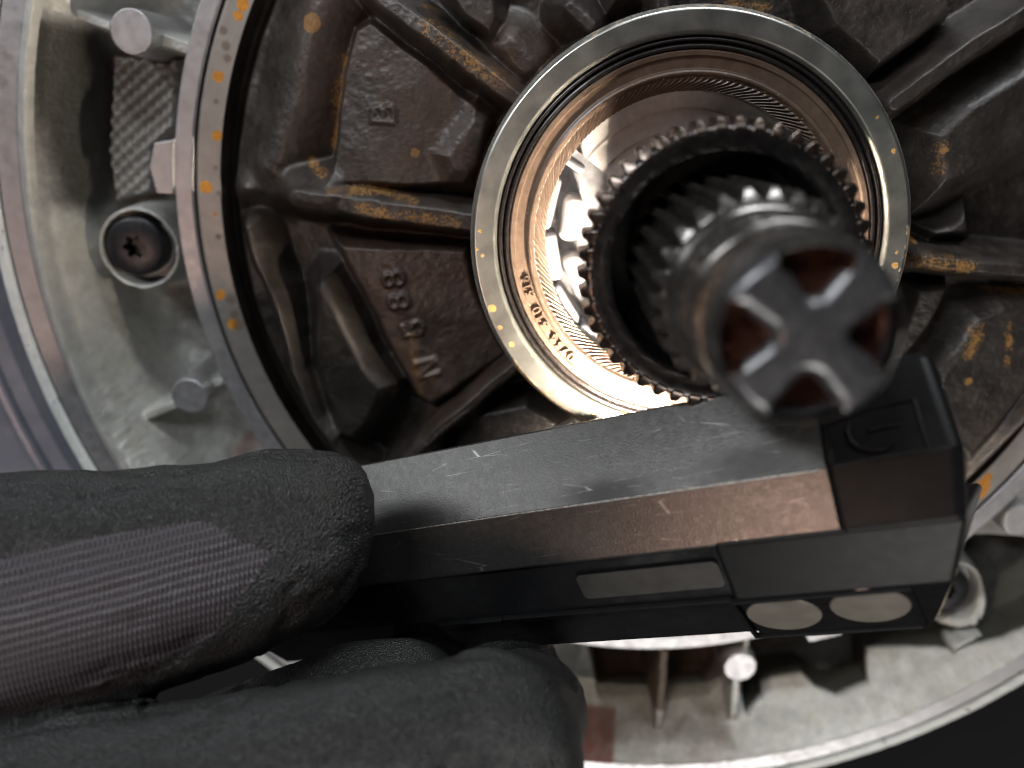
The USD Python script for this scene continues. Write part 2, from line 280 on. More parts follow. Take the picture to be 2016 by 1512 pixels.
H = (HS ** 4).sum(0) ** (1 / 4)
hubwall = 10 * (1 - sstep(37.0, 39.0, rr))
H = np.maximum(H, hubwall)
floorT = 26.5 + 6.5 * sstep(50, 86, rr)
T = floorT - H
T += (n3(P, .2, 5) - .5) * .7 + (n3(P, 1.3, 6, 3) - .5) * .22
flange = rr > 89.6
T = np.where(flange, 30.4, T * sstep(89.7, 88.2, rr) + (36.5) * (1 - sstep(89.7, 88.2, rr)) if False else T)
edge = sstep(86.6, 88.6, rr) * (~flange)
T = T * (1 - edge) + 36.0 * edge
T = np.where(flange, 30.4 + .35 * sstep(94.5, 95.0, rr), T)
# cast-in characters stand on the panels
def raise_text(text, quad, height):
    """text drawn into the panel's plane: quad = (origin px, px along the reading direction, letter height in mm)."""
    (x0, y0), (x1, y1) = quad
    a, b = np.array(onplane(x0, y0, TC)), np.array(onplane(x1, y1, TC)); e = (b - a) / np.linalg.norm(b - a); f = np.array([-e[1], e[0]])
    m = meshkit.text_mesh(text, height, .1, True); v2 = m.vertices[np.abs(m.vertices[:, 2]) < 1e-6]; 
    sec = m.section(plane_origin=[0, 0, .05], plane_normal=[0, 0, 1])
    polys = [sg.Polygon(np.asarray(d)[:, :2]) for d in sec.discrete]
    polys.sort(key=lambda p: -p.area); shape = polys[0]
    for p in polys[1:]: shape = shape.difference(p) if shape.contains(p.representative_point()) else shape.union(p)
    c = np.array(shape.bounds).reshape(2, 2).mean(0)
    loc = np.stack([(P - a) @ e, (P - a) @ f], -1) + c
    near = (np.abs(loc - c) < 12).all(1); out = np.full(len(P), -9.0)
    pts = shapely.points(loc[near]); ins = shapely.contains(shape, pts); d = shapely.distance(shape.boundary, pts)
    out[near] = np.where(ins, d, -d)
    return out
letters = []
for ch, p0, p1, hgt in [('B', (757, 225), (757, 150), 4.6), ('8', (777, 548), (765, 500), 4.2), ('8', (787, 592), (775, 545), 4.2), ('5', (815, 645), (800, 600), 4.4), ('N', (842, 722), (828, 680), 4.6)]:
    sd = raise_text(ch, (p0, p1), hgt); up = sstep(-.6, .45, sd); T -= .58 * up; letters.append(up > .5)
# attribute masks
def blob(P, pts, r): return np.max([sstep(r0, r0 * .35, np.linalg.norm(P - np.array(onplane(x, y, TC)), axis=1)) for x, y, r0 in [(a, b, c * r) for a, b, c in pts]], axis=0)
rust = np.zeros(len(P))
for pts, r, s in [([(855, 62), (925, 118), (985, 165)], 3.4, .52), ([(650, 200), (668, 110), (646, 290)], 1.6, .55), ([(660, 372), (760, 372), (820, 392)], 1.5, .58), ([(720, 405), (800, 420), (900, 432)], 2.0, .60),
                  ([(1790, 505), (1880, 515)], 2.6, .6), ([(1830, 180), (1795, 200)], 2.6, .5), ([(1920, 640), (1900, 690)], 2.6, .62), ([(1990, 640), (1990, 720)], 1.6, .55), ([(1960, 575), (2040, 580)], 1.0, .7), ([(1840, 290), (1836, 330)], 2.2, .48), ([(1520, 10), (1450, 2)], 2.0, .6), ([(600, 318), (640, 345)], 1.6, .55), ([(830, 790), (810, 660)], 1.5, .5), ([(860, 20), (835, 10)], 2, .45)]:
    rust = np.maximum(rust, (s + .10) * (1 - sstep(r * .1, r * 1.5, line_dist(P, px(pts)))) * (.35 + .9 * n3(P, .55, 21, 3)))
rust = np.maximum(rust, 1.3 * blob(P, [(608, 42, 2.5), (820, 300, 1.2), (1842, 295, .9), (1905, 750, 1.2), (1800, 472, .8)], 1))
brown = .62 * np.maximum.reduce([1 - sstep(0, 12, -poly_sd(P, px(q))) for q in ([(860, 440), (940, 560), (1000, 690), (860, 800), (760, 640), (690, 490)], [(690, 60), (960, 230), (940, 360), (800, 330), (780, 160)], [(985, 70), (1060, 80), (1080, 160), (1010, 170)], [(640, 0), (700, 0), (640, 180), (600, 250)])])
oil = .55 * np.maximum.reduce([1 - sstep(0, 6, -poly_sd(P, px(q))) for q in ([(1780, 230), (2060, 80), (2060, 330), (1800, 440)], [(620, 520), (700, 600), (800, 800), (640, 880), (580, 620)])])
spots = [(430, 150, 1.5), (427, 267, 1.45), (405, 369, 1.6), (434, 580, 1.5), (457, 638, 1.6), (478, 10, 1.6), (470, 32, 1.3), (1937, 955, 2.2), (1930, 970, 1.8), (1945, 940, 1.5), (423, 422, .6)]
fr = np.max([1.6 * sstep(r * .85, r * .55, np.linalg.norm(P - np.array(onplane(x, y, 30.4)), axis=1) * (.55 + .9 * n3(P, .8, 31, 3))) for x, y, r in spots], axis=0)
fd = np.max([.75 * sstep(r, r * .3, np.linalg.norm(P - np.array(onplane(x, y, 30.4)), axis=1)) for x, y, r in [(440, 60, 1.6), (445, 90, 1.8), (448, 115, 1.5), (426, 200, 1.0), (430, 466, 1.2), (455, 590, 2.2), (462, 620, 2), (470, 640, 2.4), (430, 380, .9), (425, 330, .8)]], axis=0)
V = np.stack([P[:, 0], T, P[:, 1]], -1)
Fa = faceward(V, grid_faces(len(ri), NT, True)); N = vnormals(V, Fa)
cover = thing('cast_iron_cover', 'dark brown ribbed cast iron cover with rust specks, around the bearing sleeve', 'gearbox cover')
fb, ff = best[Fa].max(1), flange[Fa].all(1)
fl = np.zeros(len(Fa), int) - 1
for k, m in enumerate(letters): fl[m[Fa].any(1)] = k
at_i = {'rust': rust, 'brown': brown, 'oil': oil}
put(cover, 'web', *(lambda v, f, n, a: (v, f, 'cast_iron', False, n, a))(*sub(V, Fa, (fb < 0) & ~ff & (fl < 0), N, at_i)))
for k, pr in enumerate(prims):
    m = (fb == k) & ~ff & (fl < 0)
    if m.sum() > 30:
        v, f, n, a = sub(V, Fa, m, N, at_i); put(cover, pr[0], v, f, 'cast_iron', False, n, a)
for k in range(len(letters)):
    v, f, n, a = sub(V, Fa, (fl == k) & ~ff, N, at_i); put(cover, 'raised_letter', v, f, 'cast_iron', False, n, a)
v, f, n, a = sub(V, Fa, ff, N, {'rust': fr, 'dirt': fd}); put(cover, 'flange', v, f, 'cover_flange', False, n, a, label='flat grey brown machined flange with orange rust dots')

# ------------------------------------------------------------------ aluminium housing round the cover
TH = 40.0
hp = []
def hrib(pts, hw, h, soft, t=34.0, name='rib'): hp.append((name, 'line', px(pts, t), hw, h, soft))
def hdisc(x, y, r, h, soft, t=29.0, name='boss'): hp.append((name, 'disc', [onplane(x, y, t)], r, h, soft))
def hpoly(pts, h, soft, t=30.0, name='tab'): hp.append((name, 'poly', px(pts, t), 0, h, soft))
FLOOR = 50.0
hdisc(258, 62, 4.55, 21.0, .35); hdisc(371, 781, 4.25, 20.5, .35); hdisc(1457, 1312, 4.3, 21.3, .5); hdisc(2012, 1030, 4.0, 20, .5)
hrib([(20, -10), (120, 20), (210, 50)], 1.3, 16, 1.0); hrib([(300, 72), (372, 98)], 1.5, 17, 1.0)
hrib([(240, 838), (345, 797)], 1.25, 15.5, 1.0); hrib([(400, 765), (445, 745)], 1.25, 16.5, 1.0)
hrib([(1452, 1330), (1440, 1455)], 1.35, 20.0, 1.1, 30); hrib([(1468, 1290), (1478, 1200)], 1.0, 19.6, 1.0, 30)
hrib([(1310, 1230), (1304, 1330), (1294, 1455)], 1.4, 20.6, 1.3, 30)
hrib([(1878, 1272), (1955, 1240)], 1.5, 21.5, 1.2, 30)
hpoly([(300, 276), (352, 268), (352, 388), (306, 386), (290, 330)], 20.6, .6)
hpoly([(1560, 1200), (1680, 1190), (1660, 1252), (1590, 1268), (1575, 1240)], 20.4, .6)
NTH = 2100; a0, a1 = math.radians(112), math.radians(345)
th2 = np.linspace(a0, a1, NTH); r2 = np.arange(95.15, 133.4, .27)
R2, T2 = np.meshgrid(r2, th2, indexing='ij'); P2 = np.stack([R2 * np.cos(T2), R2 * np.sin(T2)], -1).reshape(-1, 2); q2, ang = R2.ravel(), np.degrees(T2.ravel())
w2 = np.stack([n3(P2, .15, 11), n3(P2, .15, 12)], -1) - .5; Pw2 = P2 + w2 * .9
lowside = sstep(195, 214, ang)                          # towards the bottom the web rises from the deep pocket
wall = sstep(110, 127.2, q2)
base = FLOOR - 21.5 * wall ** (1.6) - 9.0 * lowside * sstep(106, 116, q2) * (1 - .5 * wall) - 3 * lowside
base = np.where(ang > 262, np.minimum(base, 44.5 - 9 * sstep(100, 124, q2)), base)
T_ = base
ridge = sstep(125.0, 127.0, q2); T_ = T_ * (1 - ridge) + 27.0 * ridge
T_ = T_ - .9 * np.exp(-((q2 - 127.2) / .75) ** 2); T_ = np.where(q2 > 128.4, 27.0 + .5 * sstep(128.4, 129.0, q2), T_)
hst, lab = [], []
for k, (_, kind, pts, hw, h, soft) in enumerate(hp):
    if kind == 'line': g = (1 - sstep(hw - soft * .5, hw + soft, line_dist(Pw2, pts)))
    elif kind == 'disc': g = (1 - sstep(hw - soft, hw + soft, np.linalg.norm(P2 - np.array(pts[0]), axis=1)))
    else: g = sstep(-soft, soft, poly_sd(P2, pts))
    hst.append(np.where(g > .001, FLOOR - h * (.25 + .75 * g) if kind == 'line' else FLOOR - h * g, FLOOR + 40))
HT = np.array(hst); bt = HT.min(0); bi = HT.argmin(0)
lab = np.where(bt < T_ - .8, bi, -1); T_ = np.minimum(T_, bt)
# bolt seats: a collar with a counterbore
def seat(x, y, rin, rout, t, tin, tb):
    global T_, lab
    c = np.array(onplane(x, y, t)); d = np.linalg.norm(P2 - c, axis=1)
    g = 1 - sstep(rout - .5, rout + .8, d); T_ = np.minimum(T_, np.where(g > .001, FLOOR - (FLOOR - t) * g, 99)); lab = np.where(d < rout + .5, -3, lab)
    inn = 1 - sstep(rin - .3, rin + .3, d); T_ = np.where(d < rin + .3, t + (tin - t) * inn, T_)
    T_ = np.where(d < tb, tin, T_)
    return c
SEAT1 = seat(274, 490, 7.6, 9.0, 34.5, 40.0, 3); SEAT2 = seat(1868, 1163, 6.9, 8.2, 35.0, 39.0, 3)
# waffle pattern cast into the floor beside the tab
waf = sstep(-.6, .6, poly_sd(P2, px([(214, 108), (345, 112), (335, 250), (292, 290), (292, 380), (218, 398), (205, 300)], 40)))
cw = np.array(onplane(250, 330, 40)); L1, L2 = (P2 - cw) @ np.array([.80, .6]), (P2 - cw) @ np.array([-.6, .80])
pyr = np.abs(np.mod(L1 / 2.1, 1) - .5) + np.abs(np.mod(L2 / 2.1, 1) - .5)
T_ = np.where(lab == -1, T_ * (1 - waf) + waf * (43.0 - 2.2 * np.clip(1.0 - pyr * 1.05, 0, .8)), T_); lab = np.where((waf > .5) & (lab == -1), -4, lab)
# the recess behind the lamp at the bottom right
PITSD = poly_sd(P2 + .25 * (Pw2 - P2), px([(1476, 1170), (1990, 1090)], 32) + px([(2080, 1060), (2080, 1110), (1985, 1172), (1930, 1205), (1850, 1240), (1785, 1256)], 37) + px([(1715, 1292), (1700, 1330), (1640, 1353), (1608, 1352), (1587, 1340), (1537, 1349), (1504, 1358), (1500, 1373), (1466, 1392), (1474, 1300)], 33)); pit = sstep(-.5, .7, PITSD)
pit2 = sstep(-.5, .7, poly_sd(P2, px([(1150, 1250), (1430, 1235), (1425, 1350), (1400, 1372), (1330, 1378), (1180, 1376)], 34)))
for q in (pit, pit2): T_ = np.where(lab == -1, T_ + 7 * q, T_)
lip = q2 < 99.1
T_ = np.where(lip, 29.8 + .3 * (1 - sstep(95.15, 95.5, q2)) + 0 * q2, T_); lab = np.where(lip, -2, lab)
rim = q2 > 126.0; lab = np.where(rim, -5, lab); lab = np.where(q2 > 128.7, -6, lab)
flat = np.isin(lab, [i for i, h in enumerate(hp) if h[1] != 'line']) | lip
T_ = T_ + np.where(flat | rim, 0, (n3(P2, .5, 15) - .5) * .7 + (n3(P2, 1.6, 16, 3) - .5) * .3)
T_ = T_ + np.where(rim & (q2 < 128.6), (n3(P2, 2.4, 17, 3) - .5) * .05, 0)
V2 = np.stack([P2[:, 0], T_, P2[:, 1]], -1); F2 = faceward(V2, grid_faces(len(r2), NTH, False)); N2 = vnormals(V2, F2)
stain = .42 * (1 - sstep(2, 16, line_dist(P2, px([(180, 480), (250, 700), (290, 860)], 36)))) + .36 * (1 - sstep(4, 20, line_dist(P2, px([(1200, 1490), (1500, 1440), (1850, 1330)], 34))))
red = .85 * sstep(-1.2, 1.2, poly_sd(P2, px([(1120, 1370), (1215, 1378), (1200, 1430), (1170, 1480), (1120, 1490)], 36))) + .42 * (1 - sstep(1, 6, line_dist(P2, px([(1335, 1430), (1400, 1420)], 36))))
red2 = .6 * (1 - sstep(1, 5, line_dist(P2, px([(480, 880), (500, 860)], 46)))); red = np.maximum(red, red2)
brn = np.maximum.reduce([.62 * sstep(-1, 3, poly_sd(P2, px(q, 42))) for q in ([(200, 100), (360, 110), (340, 260), (260, 265), (215, 200)], [(280, 560), (380, 560), (440, 700), (390, 730), (300, 680)], [(1160, 1240), (1430, 1240), (1430, 1390), (1160, 1390)])])
soot = np.maximum(np.maximum(1.6 * sstep(-.6, .1, PITSD), 1.25 * sstep(-5, 6, poly_sd(P2, px([(100, 20), (200, 50), (225, 120), (215, 400), (190, 450), (135, 390), (98, 180)], 38)))), .35 * (1 - sstep(2, 12, line_dist(P2, px([(150, 60), (180, 200), (190, 330)], 44)))))  # oil grime and shade painted into the pit and the upper-left pocket
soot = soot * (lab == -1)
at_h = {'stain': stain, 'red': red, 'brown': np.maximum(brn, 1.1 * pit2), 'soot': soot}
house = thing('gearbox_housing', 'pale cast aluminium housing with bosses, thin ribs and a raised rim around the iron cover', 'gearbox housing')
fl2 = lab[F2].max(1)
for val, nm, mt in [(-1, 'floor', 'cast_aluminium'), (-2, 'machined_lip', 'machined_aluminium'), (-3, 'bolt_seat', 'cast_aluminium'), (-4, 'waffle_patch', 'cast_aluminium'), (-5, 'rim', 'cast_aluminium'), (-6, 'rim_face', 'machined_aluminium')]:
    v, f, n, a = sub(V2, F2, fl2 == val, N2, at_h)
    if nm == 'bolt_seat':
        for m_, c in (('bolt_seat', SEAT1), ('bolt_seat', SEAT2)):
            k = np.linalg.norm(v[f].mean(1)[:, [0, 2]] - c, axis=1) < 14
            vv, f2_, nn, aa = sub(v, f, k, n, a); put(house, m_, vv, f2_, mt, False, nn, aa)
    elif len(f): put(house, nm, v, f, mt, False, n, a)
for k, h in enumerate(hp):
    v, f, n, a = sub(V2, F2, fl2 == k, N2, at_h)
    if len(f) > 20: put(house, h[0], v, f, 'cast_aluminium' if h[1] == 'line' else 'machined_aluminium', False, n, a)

# outer cover ring beyond the joint line, and the grey plate behind it
ring_o = thing('outer_cover_ring', 'chipped pale outer ring outside the housing joint line', 'cover ring')
v, f = lathe(dense([(140, 60), (136.6, 40), (136.4, 27.6), (136.1, 27.2), (134.0, 27.0), (133.7, 27.4), (133.7, 33)][::-1], .6), 1400, False, a0, a1)
v[:, 1] += (meshkit.fbm(v * .5, 3) - .5) * .3
put(ring_o, 'edge_band', v, f, 'painted_rim', True, None, {'dirt': .45 * sstep(.45, .7, meshkit.fbm(v * .35, 3, 4))})
gap = lathe([(133.9, 34), (133.2, 34)], 900, False, a0, a1); put(ring_o, 'joint_gap', *gap, 'dark_gap')
plate = thing('grey_painted_plate', 'smooth blue grey painted plate at the left edge behind the pale ring', 'plate')
v, f = lathe(dense([(136.5, 52), (150, 50), (152, 46), (190, 46)], 2), 300, False, math.radians(165), math.radians(219)); put(plate, 'sheet', v, f, 'grey_paint', 40)
v, f = lathe(dense([(156, 46.3), (156.4, 44.6), (158, 44.2), (159.4, 44.6), (160, 46.3)], .5), 300, False, math.radians(165), math.radians(219)); put(plate, 'bead', v, f, 'grey_paint', True)

back = lathe([(118, 140), (420, 140)], 64); path = put('/World', 'backdrop', *back, 'room_dark', kind='structure', label='dark space behind and around the gearbox')

# ------------------------------------------------------------------ torx bolts
def bolt(c, t, r, label, tilt=0.0):
    b = thing('torx_bolt', label, 'bolt', 'bolts in the housing collars')
    head = m3.Manifold.revolve(m3.CrossSection([[(0, 0), (r, 0), (r, 3.2), (r - .25, 3.7), (r - .8, 4.0), (r * .58, 4.25), (0, 4.3)]]), 96)
    star = m3.CrossSection([[(r * .40 * (1 - .16 * (1 - math.cos(6 * a))) * math.cos(a), r * .40 * (1 - .16 * (1 - math.cos(6 * a))) * math.sin(a)) for a in np.linspace(0, 2 * math.pi, 96, endpoint=False)]])
    head = head - star.extrude(6).translate([0, 0, 1.6])
    def place(m):
        V, Fq = arr(m); W = np.stack([V[:, 0] + c[0], t - V[:, 2], V[:, 1] + c[1]], -1); return W, Fq
    W, Fq = place(head); put(b, 'head', W, Fq, 'black_bolt', 35)
    W, Fq = place(m3.Manifold.revolve(m3.CrossSection([[(0, -.9), (r + .8, -.9), (r + .8, -.15), (r + .5, .06), (0, .06)]]), 96)); put(b, 'washer', W, Fq, 'cast_aluminium', 35)
    W, Fq = place((star.offset(-.1).extrude(.5) - m3.Manifold.cylinder(2, r * .12, r * .12, 24)).translate([0, 0, 1.15])); put(b, 'socket', W, Fq, 'dark_gap', 35)
bolt(np.array(onplane(264, 486, 34.0)), 38.2, 6.35, 'black torx bolt in the housing collar left of the cover flange')
bolt(np.array(onplane(1862, 1160, 35.0)), 38.2, 5.5, 'dark bolt half hidden behind the right end of the lamp')

# ------------------------------------------------------------------ bearing sleeve
slv = thing('bearing_sleeve', 'thick turned steel ring with rust flecks standing proud of the iron cover', 'steel ring')
v, f = lathe(dense([(36.9, 27), (36.9, 1.1), (36.35, .22), (36.1, 0), (33.0, 0), (32.75, .12), (32.35, .6), (32.3, 7)][::-1], .22), 1100)
pa = np.degrees(np.arctan2(v[:, 2], v[:, 0])) % 360; rad = np.hypot(v[:, 0], v[:, 2])
face = (v[:, 1] < 1.5)
ru = np.zeros(len(v))
for x, y, r in [(950, 503, .5), (938, 491, .4), (969, 607, 1.0), (985, 645, .6), (1008, 678, .75), (1050, 700, .5), (1140, 795, .8), (1170, 812, .9), (1759, 297, .55), (1727, 231, .4), (1762, 523, .8), (1765, 497, .4), (945, 455, .4), (1085, 772, .9), (1230, 816, 1.2)]:
    ru = np.maximum(ru, 1.25 * sstep(r, r * .3, np.linalg.norm(v[:, [0, 2]] - np.array(onplane(x, y, 0)), axis=1)))
edge_r = ((pa > 215) & (pa < 262)) * sstep(35.2, 36.3, rad) * .62 + ((pa > 330) | (pa < 4)) * sstep(35.0, 36.3, rad) * .55 + ((pa > 60) & (pa < 120)) * sstep(35.6, 36.4, rad) * .45
ru = np.maximum(ru, edge_r) * face
put(slv, 'ring', v, f, 'turned_steel', True, None, {'rust': ru, 'dirt': .5 * sstep(36.3, 36.8, rad)})

# ------------------------------------------------------------------ shaft oil seal
seal = thing('oil_seal', 'brown rubber shaft oil seal with part number lettering inside the steel ring', 'oil seal')
v, f = lathe(dense([(32.28, 8), (32.2, 1.2), (31.95, .75), (31.6, .7), (31.4, 1.3), (31.3, 2.4)][::-1], .12), 720); put(seal, 'outer_rim', v, f, 'black_rubber', True)
v, f = lathe(dense([(31.3, 2.4), (31.22, 1.3), (31.0, .95), (30.7, .85), (30.45, .95), (30.3, 1.4), (30.28, 2.0)][::-1], .1), 720); put(seal, 'rubber_bead', v, f, 'black_rubber', True)
v, f = lathe(dense([(30.3, 2.6), (30.25, 1.3), (30.05, 1.1), (29.35, 1.25), (29.25, 1.55), (29.1, 1.72), (27.55, 2.0), (27.4, 1.95), (27.15, 1.55), (26.85, 1.42), (26.55, 1.55), (26.35, 1.95)][::-1], .08), 900)
v[:, 1] += (meshkit.fbm(v * 1.2, 3, 8) - .5) * .06
put(seal, 'face', v, f, 'brown_rubber', True)
prof = np.array(dense([(24.15, 8.5), (24.1, 5.6), (24.12, 5.1), (24.3, 4.6), (26.2, 2.3), (26.4, 1.95)], .09)); ns = 2600
tt = np.linspace(0, 2 * math.pi, ns, endpoint=False)
sr = (prof[:, 0] - 24.1) / 2.3; wgt = sstep(.02, .14, sr) * sstep(.92, .72, sr)
ph = 150 * (tt[None, :] + 0.20 * sr[:, None]); saw = np.clip(np.sin(ph) * 1.25 + .1, -.4, 1)
d = .42 * wgt[:, None] * saw
Rg, Tg = prof[:, 0][:, None] - .7 * d, prof[:, 1][:, None] - .72 * d
V3 = np.stack([Rg * np.cos(tt), Tg, Rg * np.sin(tt)], -1).reshape(-1, 3)
put(seal, 'ribbed_lip', V3, grid_faces(len(prof), ns, True)[:, ::-1], 'brown_rubber', True, label='sloping inner lip with fine slanted ribs')
chars = [('0', 1120, 706), ('7', 1108, 694), ('3', 1099, 682), ('4', 1087, 667), ('3', 1071, 640), ('1', 1061, 625), ('0', 1053, 612), ('3', 1040, 580), ('1', 1035, 565), ('6', 1032, 550)]
for ch, x, y in chars:
    c = np.array(onplane(x, y, 1.8)); a = math.atan2(c[1], c[0]); out = np.array([math.cos(a), math.sin(a)]); along = np.array([out[1], -out[0]])
    m = meshkit.text_mesh(ch, 1.45, .4, True); m.apply_translation(-m.bounds.mean(0))
    q = m.vertices; uvp = out[None] * (28.35 + q[:, 1:2]) + along[None] * q[:, 0:1]
    put(seal, 'raised_digit', np.stack([uvp[:, 0], 1.66 - q[:, 2], uvp[:, 1]], -1), (m.faces if np.cross([along[0], 0, along[1]], [out[0], 0, out[1]])[1] < 0 else m.faces[:, ::-1]), 'brown_rubber')
ico = trimesh.creation.icosphere(1, 1.0); dv, df = [], []
for k in range(260):
    a = math.radians(rng.uniform(95, 275)) if k < 200 else math.radians(rng.uniform(-40, 95)); rr_ = rng.choice([rng.normal(26.9, .25), rng.normal(26.25, .2), rng.uniform(24.8, 30)], p=[.6, .25, .15]); s = rng.uniform(.05, .17)
    t = np.interp(rr_, [24.3, 26.2, 26.4, 26.85, 27.4, 29.2, 30], [4.5, 2.3, 1.95, 1.42, 1.95, 1.7, 1.15])
    dv.append(ico.vertices * [s, s * .6, s] + [rr_ * math.cos(a), t, rr_ * math.sin(a)]); df.append(ico.faces + 42 * k)
put(seal, 'oil_droplets', np.vstack(dv), np.vstack(df), 'oil_drop', True, kind='stuff')

# ------------------------------------------------------------------ bearing seen through the seal
brg = thing('inner_bearing', 'bright polished bearing parts lit inside the bore behind the seal', 'bearing')
v, f = lathe(dense([(25.6, 5.5), (25.5, 6.6), (24.9, 7.6), (21.6, 9.4), (21.2, 9.3), (20.8, 9.7), (17.8, 11.2), (17.3, 12.4), (13.8, 13.4), (13.7, 15)][::-1], .3), 480, False, math.radians(-40), math.radians(142)); put(brg, 'race_wall', v, f, 'polished_steel', 40)
v, f = lathe(dense([(25.6, 5.5), (25.6, 15), (23, 16.5), (13.7, 17)][::-1], .4), 480, False, math.radians(140), math.radians(322)); put(brg, 'cage_floor', v, f, 'bearing_cage', 40)
def rbox(w, h, d, r):
    s = m3.Manifold.sphere(r, 16); return m3.Manifold.batch_hull([s.translate([a * (w / 2 - r), b * (h / 2 - r), c * (d / 2 - r)]) for a in (-1, 1) for b in (-1, 1) for c in (-1, 1)])
def onring(m, ang, r, t, spin=0):
    V, Fq = arr(m); c, s = math.cos(ang), math.sin(ang)
    return np.stack([(r + V[:, 0]) * c - V[:, 1] * s, t + V[:, 2], (r + V[:, 0]) * s + V[:, 1] * c], -1), Fq[:, ::-1]
for dg, w, h, d, r, t in [(147, 4.4, 1.7, 9, 22.9, 10.0), (166, 2.4, 9.2, 8, 24.1, 10.5), (189, 2.8, 8.6, 9, 23.2, 11.5), (211, 2.4, 7.8, 8, 24.0, 10.8), (232, 2.4, 7.8, 8, 24.0, 10.8), (253, 2.4, 7.8, 8, 24.0, 10.8), (274, 2.4, 7.8, 8, 24.0, 10.8)]:
    Vv, Fq = onring(rbox(w, h, d, .8), math.radians(dg), r, t); put(brg, 'cage_lug', Vv, Fq, 'bearing_cage', 50)
for dg in (172, 203, 234, 265):
    Vv, Fq = onring(rbox(3.6, 8.4, 9, 1.5), math.radians(dg), 19.6, 15.5); put(brg, 'inner_block', Vv, Fq, 'polished_steel', 50)

# ------------------------------------------------------------------ hollow splined shaft
tube = thing('hollow_splined_shaft', 'black hollow outer shaft with a ring of worn spline teeth at its mouth', 'shaft')
v, f = lathe(dense([(10.6, -18.9), (15.0, -18.9), (15.3, -19.3), (15.3, -28.4), (15.5, -28.9), (16.0, -29.3), (17.0, -29.6), (18.2, -29.6), (18.7, -29.3), (18.9, -28.8), (18.75, -24.5), (17.5, -23), (16.4, -21), (16.0, -18.0), (14.0, -16.8), (13.4, -16), (13.4, 26)], .8), 360); inn = (np.hypot(v[f][:, :, 0], v[f][:, :, 2]).max(1) < 15.5)
for m_, nm in ((~inn, 'barrel'), (inn, 'bore')):
    vv, ff_, _, _ = sub(v, f, m_); put(tube, nm, vv, ff_, 'oily_black_steel' if nm == 'barrel' else 'bore_black', 40)
NTOOTH = 46
def tooth_mesh(r0, r1, w0, w1, t0, t1, bev, s=.34):
    pts = []
    for (r, w, t) in [(r0 - .5, w0, t0), (r0 - .5, w0, t1), (r1 - s, w1, t0 + bev), (r1 - s, w1, t1), (r0, w0 * .96, t0 + .2)]:
        for sg_ in (-1, 1): pts.append((r - r0, sg_ * max(w / 2 - s, .02), t))
    q = m3.Manifold.sphere(s, 12); return m3.Manifold.batch_hull([q.translate(list(p)) for p in pts])
tm = tooth_mesh(18.7, 19.95, 2.05, 1.2, -29.35, -24.5, .7, .38)
for k in range(NTOOTH):
    Vv, Fq = onring(tm, 2 * math.pi * k / NTOOTH + .03, 18.7, 0); put(tube, 'spline_tooth', Vv, Fq, 'worn_spline_steel', 50)

# ------------------------------------------------------------------ inner splined shaft with the cross-slotted end
shaft = thing('inner_splined_shaft', 'dark inner input shaft pointing at the viewer with a raised cross on its end', 'shaft')
v, f = lathe(dense([(11.0, 10), (11.0, -48.4), (10.8, -49.4), (10.2, -49.9), (9.9, -50.2), (9.9, -57.2), (9.7, -57.6), (9.3, -57.8), (9.3, -58.6), (9.55, -59.0), (9.5, -64.3), (9.0, -66.4), (8.4, -67.2)], .5), 240); put(shaft, 'barrel', v, f, 'shaft_steel', 50)
NS = 26
tm = tooth_mesh(11.0, 12.35, 2.2, 1.2, -48.8, 4, 1.2)
for k in range(NS):
    Vv, Fq = onring(tm, 2 * math.pi * k / NS + .05, 11.0, 0); put(shaft, 'spline_tooth', Vv, Fq, 'shaft_steel', 50)
disk = m3.Manifold.revolve(m3.CrossSection([[(0, 0), (8.9, 0), (8.9, 6.2), (8.6, 7.0), (8.0, 7.5), (7.4, 7.6), (0, 7.6)]]), 128)
pocket0 = sg.Polygon([(3.1, 0), (6.6, 2.75), (10.4, 3.3), (10.4, -3.3), (6.6, -2.75)]).buffer(-1.0).buffer(1.0)
CROSS = math.radians(91)
def as_cs(p, ang=0.0):
    c = np.array(sg.polygon.orient(p).exterior.coords)[:-1]; R_ = np.array([[math.cos(ang), -math.sin(ang)], [math.sin(ang), math.cos(ang)]]); return m3.CrossSection([(c @ R_.T).tolist()])
lim = m3.Manifold.cylinder(30, 8.1, 8.1, 96).translate([0, 0, -5])
cut, cutp = m3.Manifold(), []
for k in range(4):
    a = CROSS + k * math.pi / 2
    main = as_cs(pocket0, a).extrude(20).translate([0, 0, 3.0]) ^ lim
    rot = lambda p_: np.array(sg.polygon.orient(p_).exterior.coords)[:-1] @ np.array([[math.cos(a), -math.sin(a)], [math.sin(a), math.cos(a)]]).T
    lay = [np.c_[rot(pocket0.buffer(1.5 * (1 - math.cos(.314 * j)) + .001)), np.full(len(rot(pocket0.buffer(1.5 * (1 - math.cos(.314 * j)) + .001))), 6.11 + 1.5 * math.sin(.314 * j))] for j in range(6)]
    lay.append(lay[-1] + [0, 0, 4]); bevs = [m3.Manifold.hull_points(np.vstack([p_, q_]).tolist()) for p_, q_ in zip(lay, lay[1:])]
    top_open = as_cs(pocket0, a).extrude(10).translate([0, 0, 6.1])
    cut = cut + main + as_cs(pocket0.union(sg.Polygon([(6, -3.2), (12, -5.0), (12, 5.0), (6, 3.2)])), a).extrude(10).translate([0, 0, 3.7])
    for b_ in bevs: cut = cut + (b_ ^ m3.Manifold.cylinder(30, 9.5, 9.5, 96))
    cut = cut + top_open
cross = disk - cut
V4, F4 = arr(cross); cen = V4[F4].mean(1); nrm = np.cross(V4[F4[:, 1]] - V4[F4[:, 0]], V4[F4[:, 2]] - V4[F4[:, 0]])
inner = (np.hypot(cen[:, 0], cen[:, 1]) < 8.15) & (cen[:, 2] < 6.6) & (cen[:, 2] > 0.1)
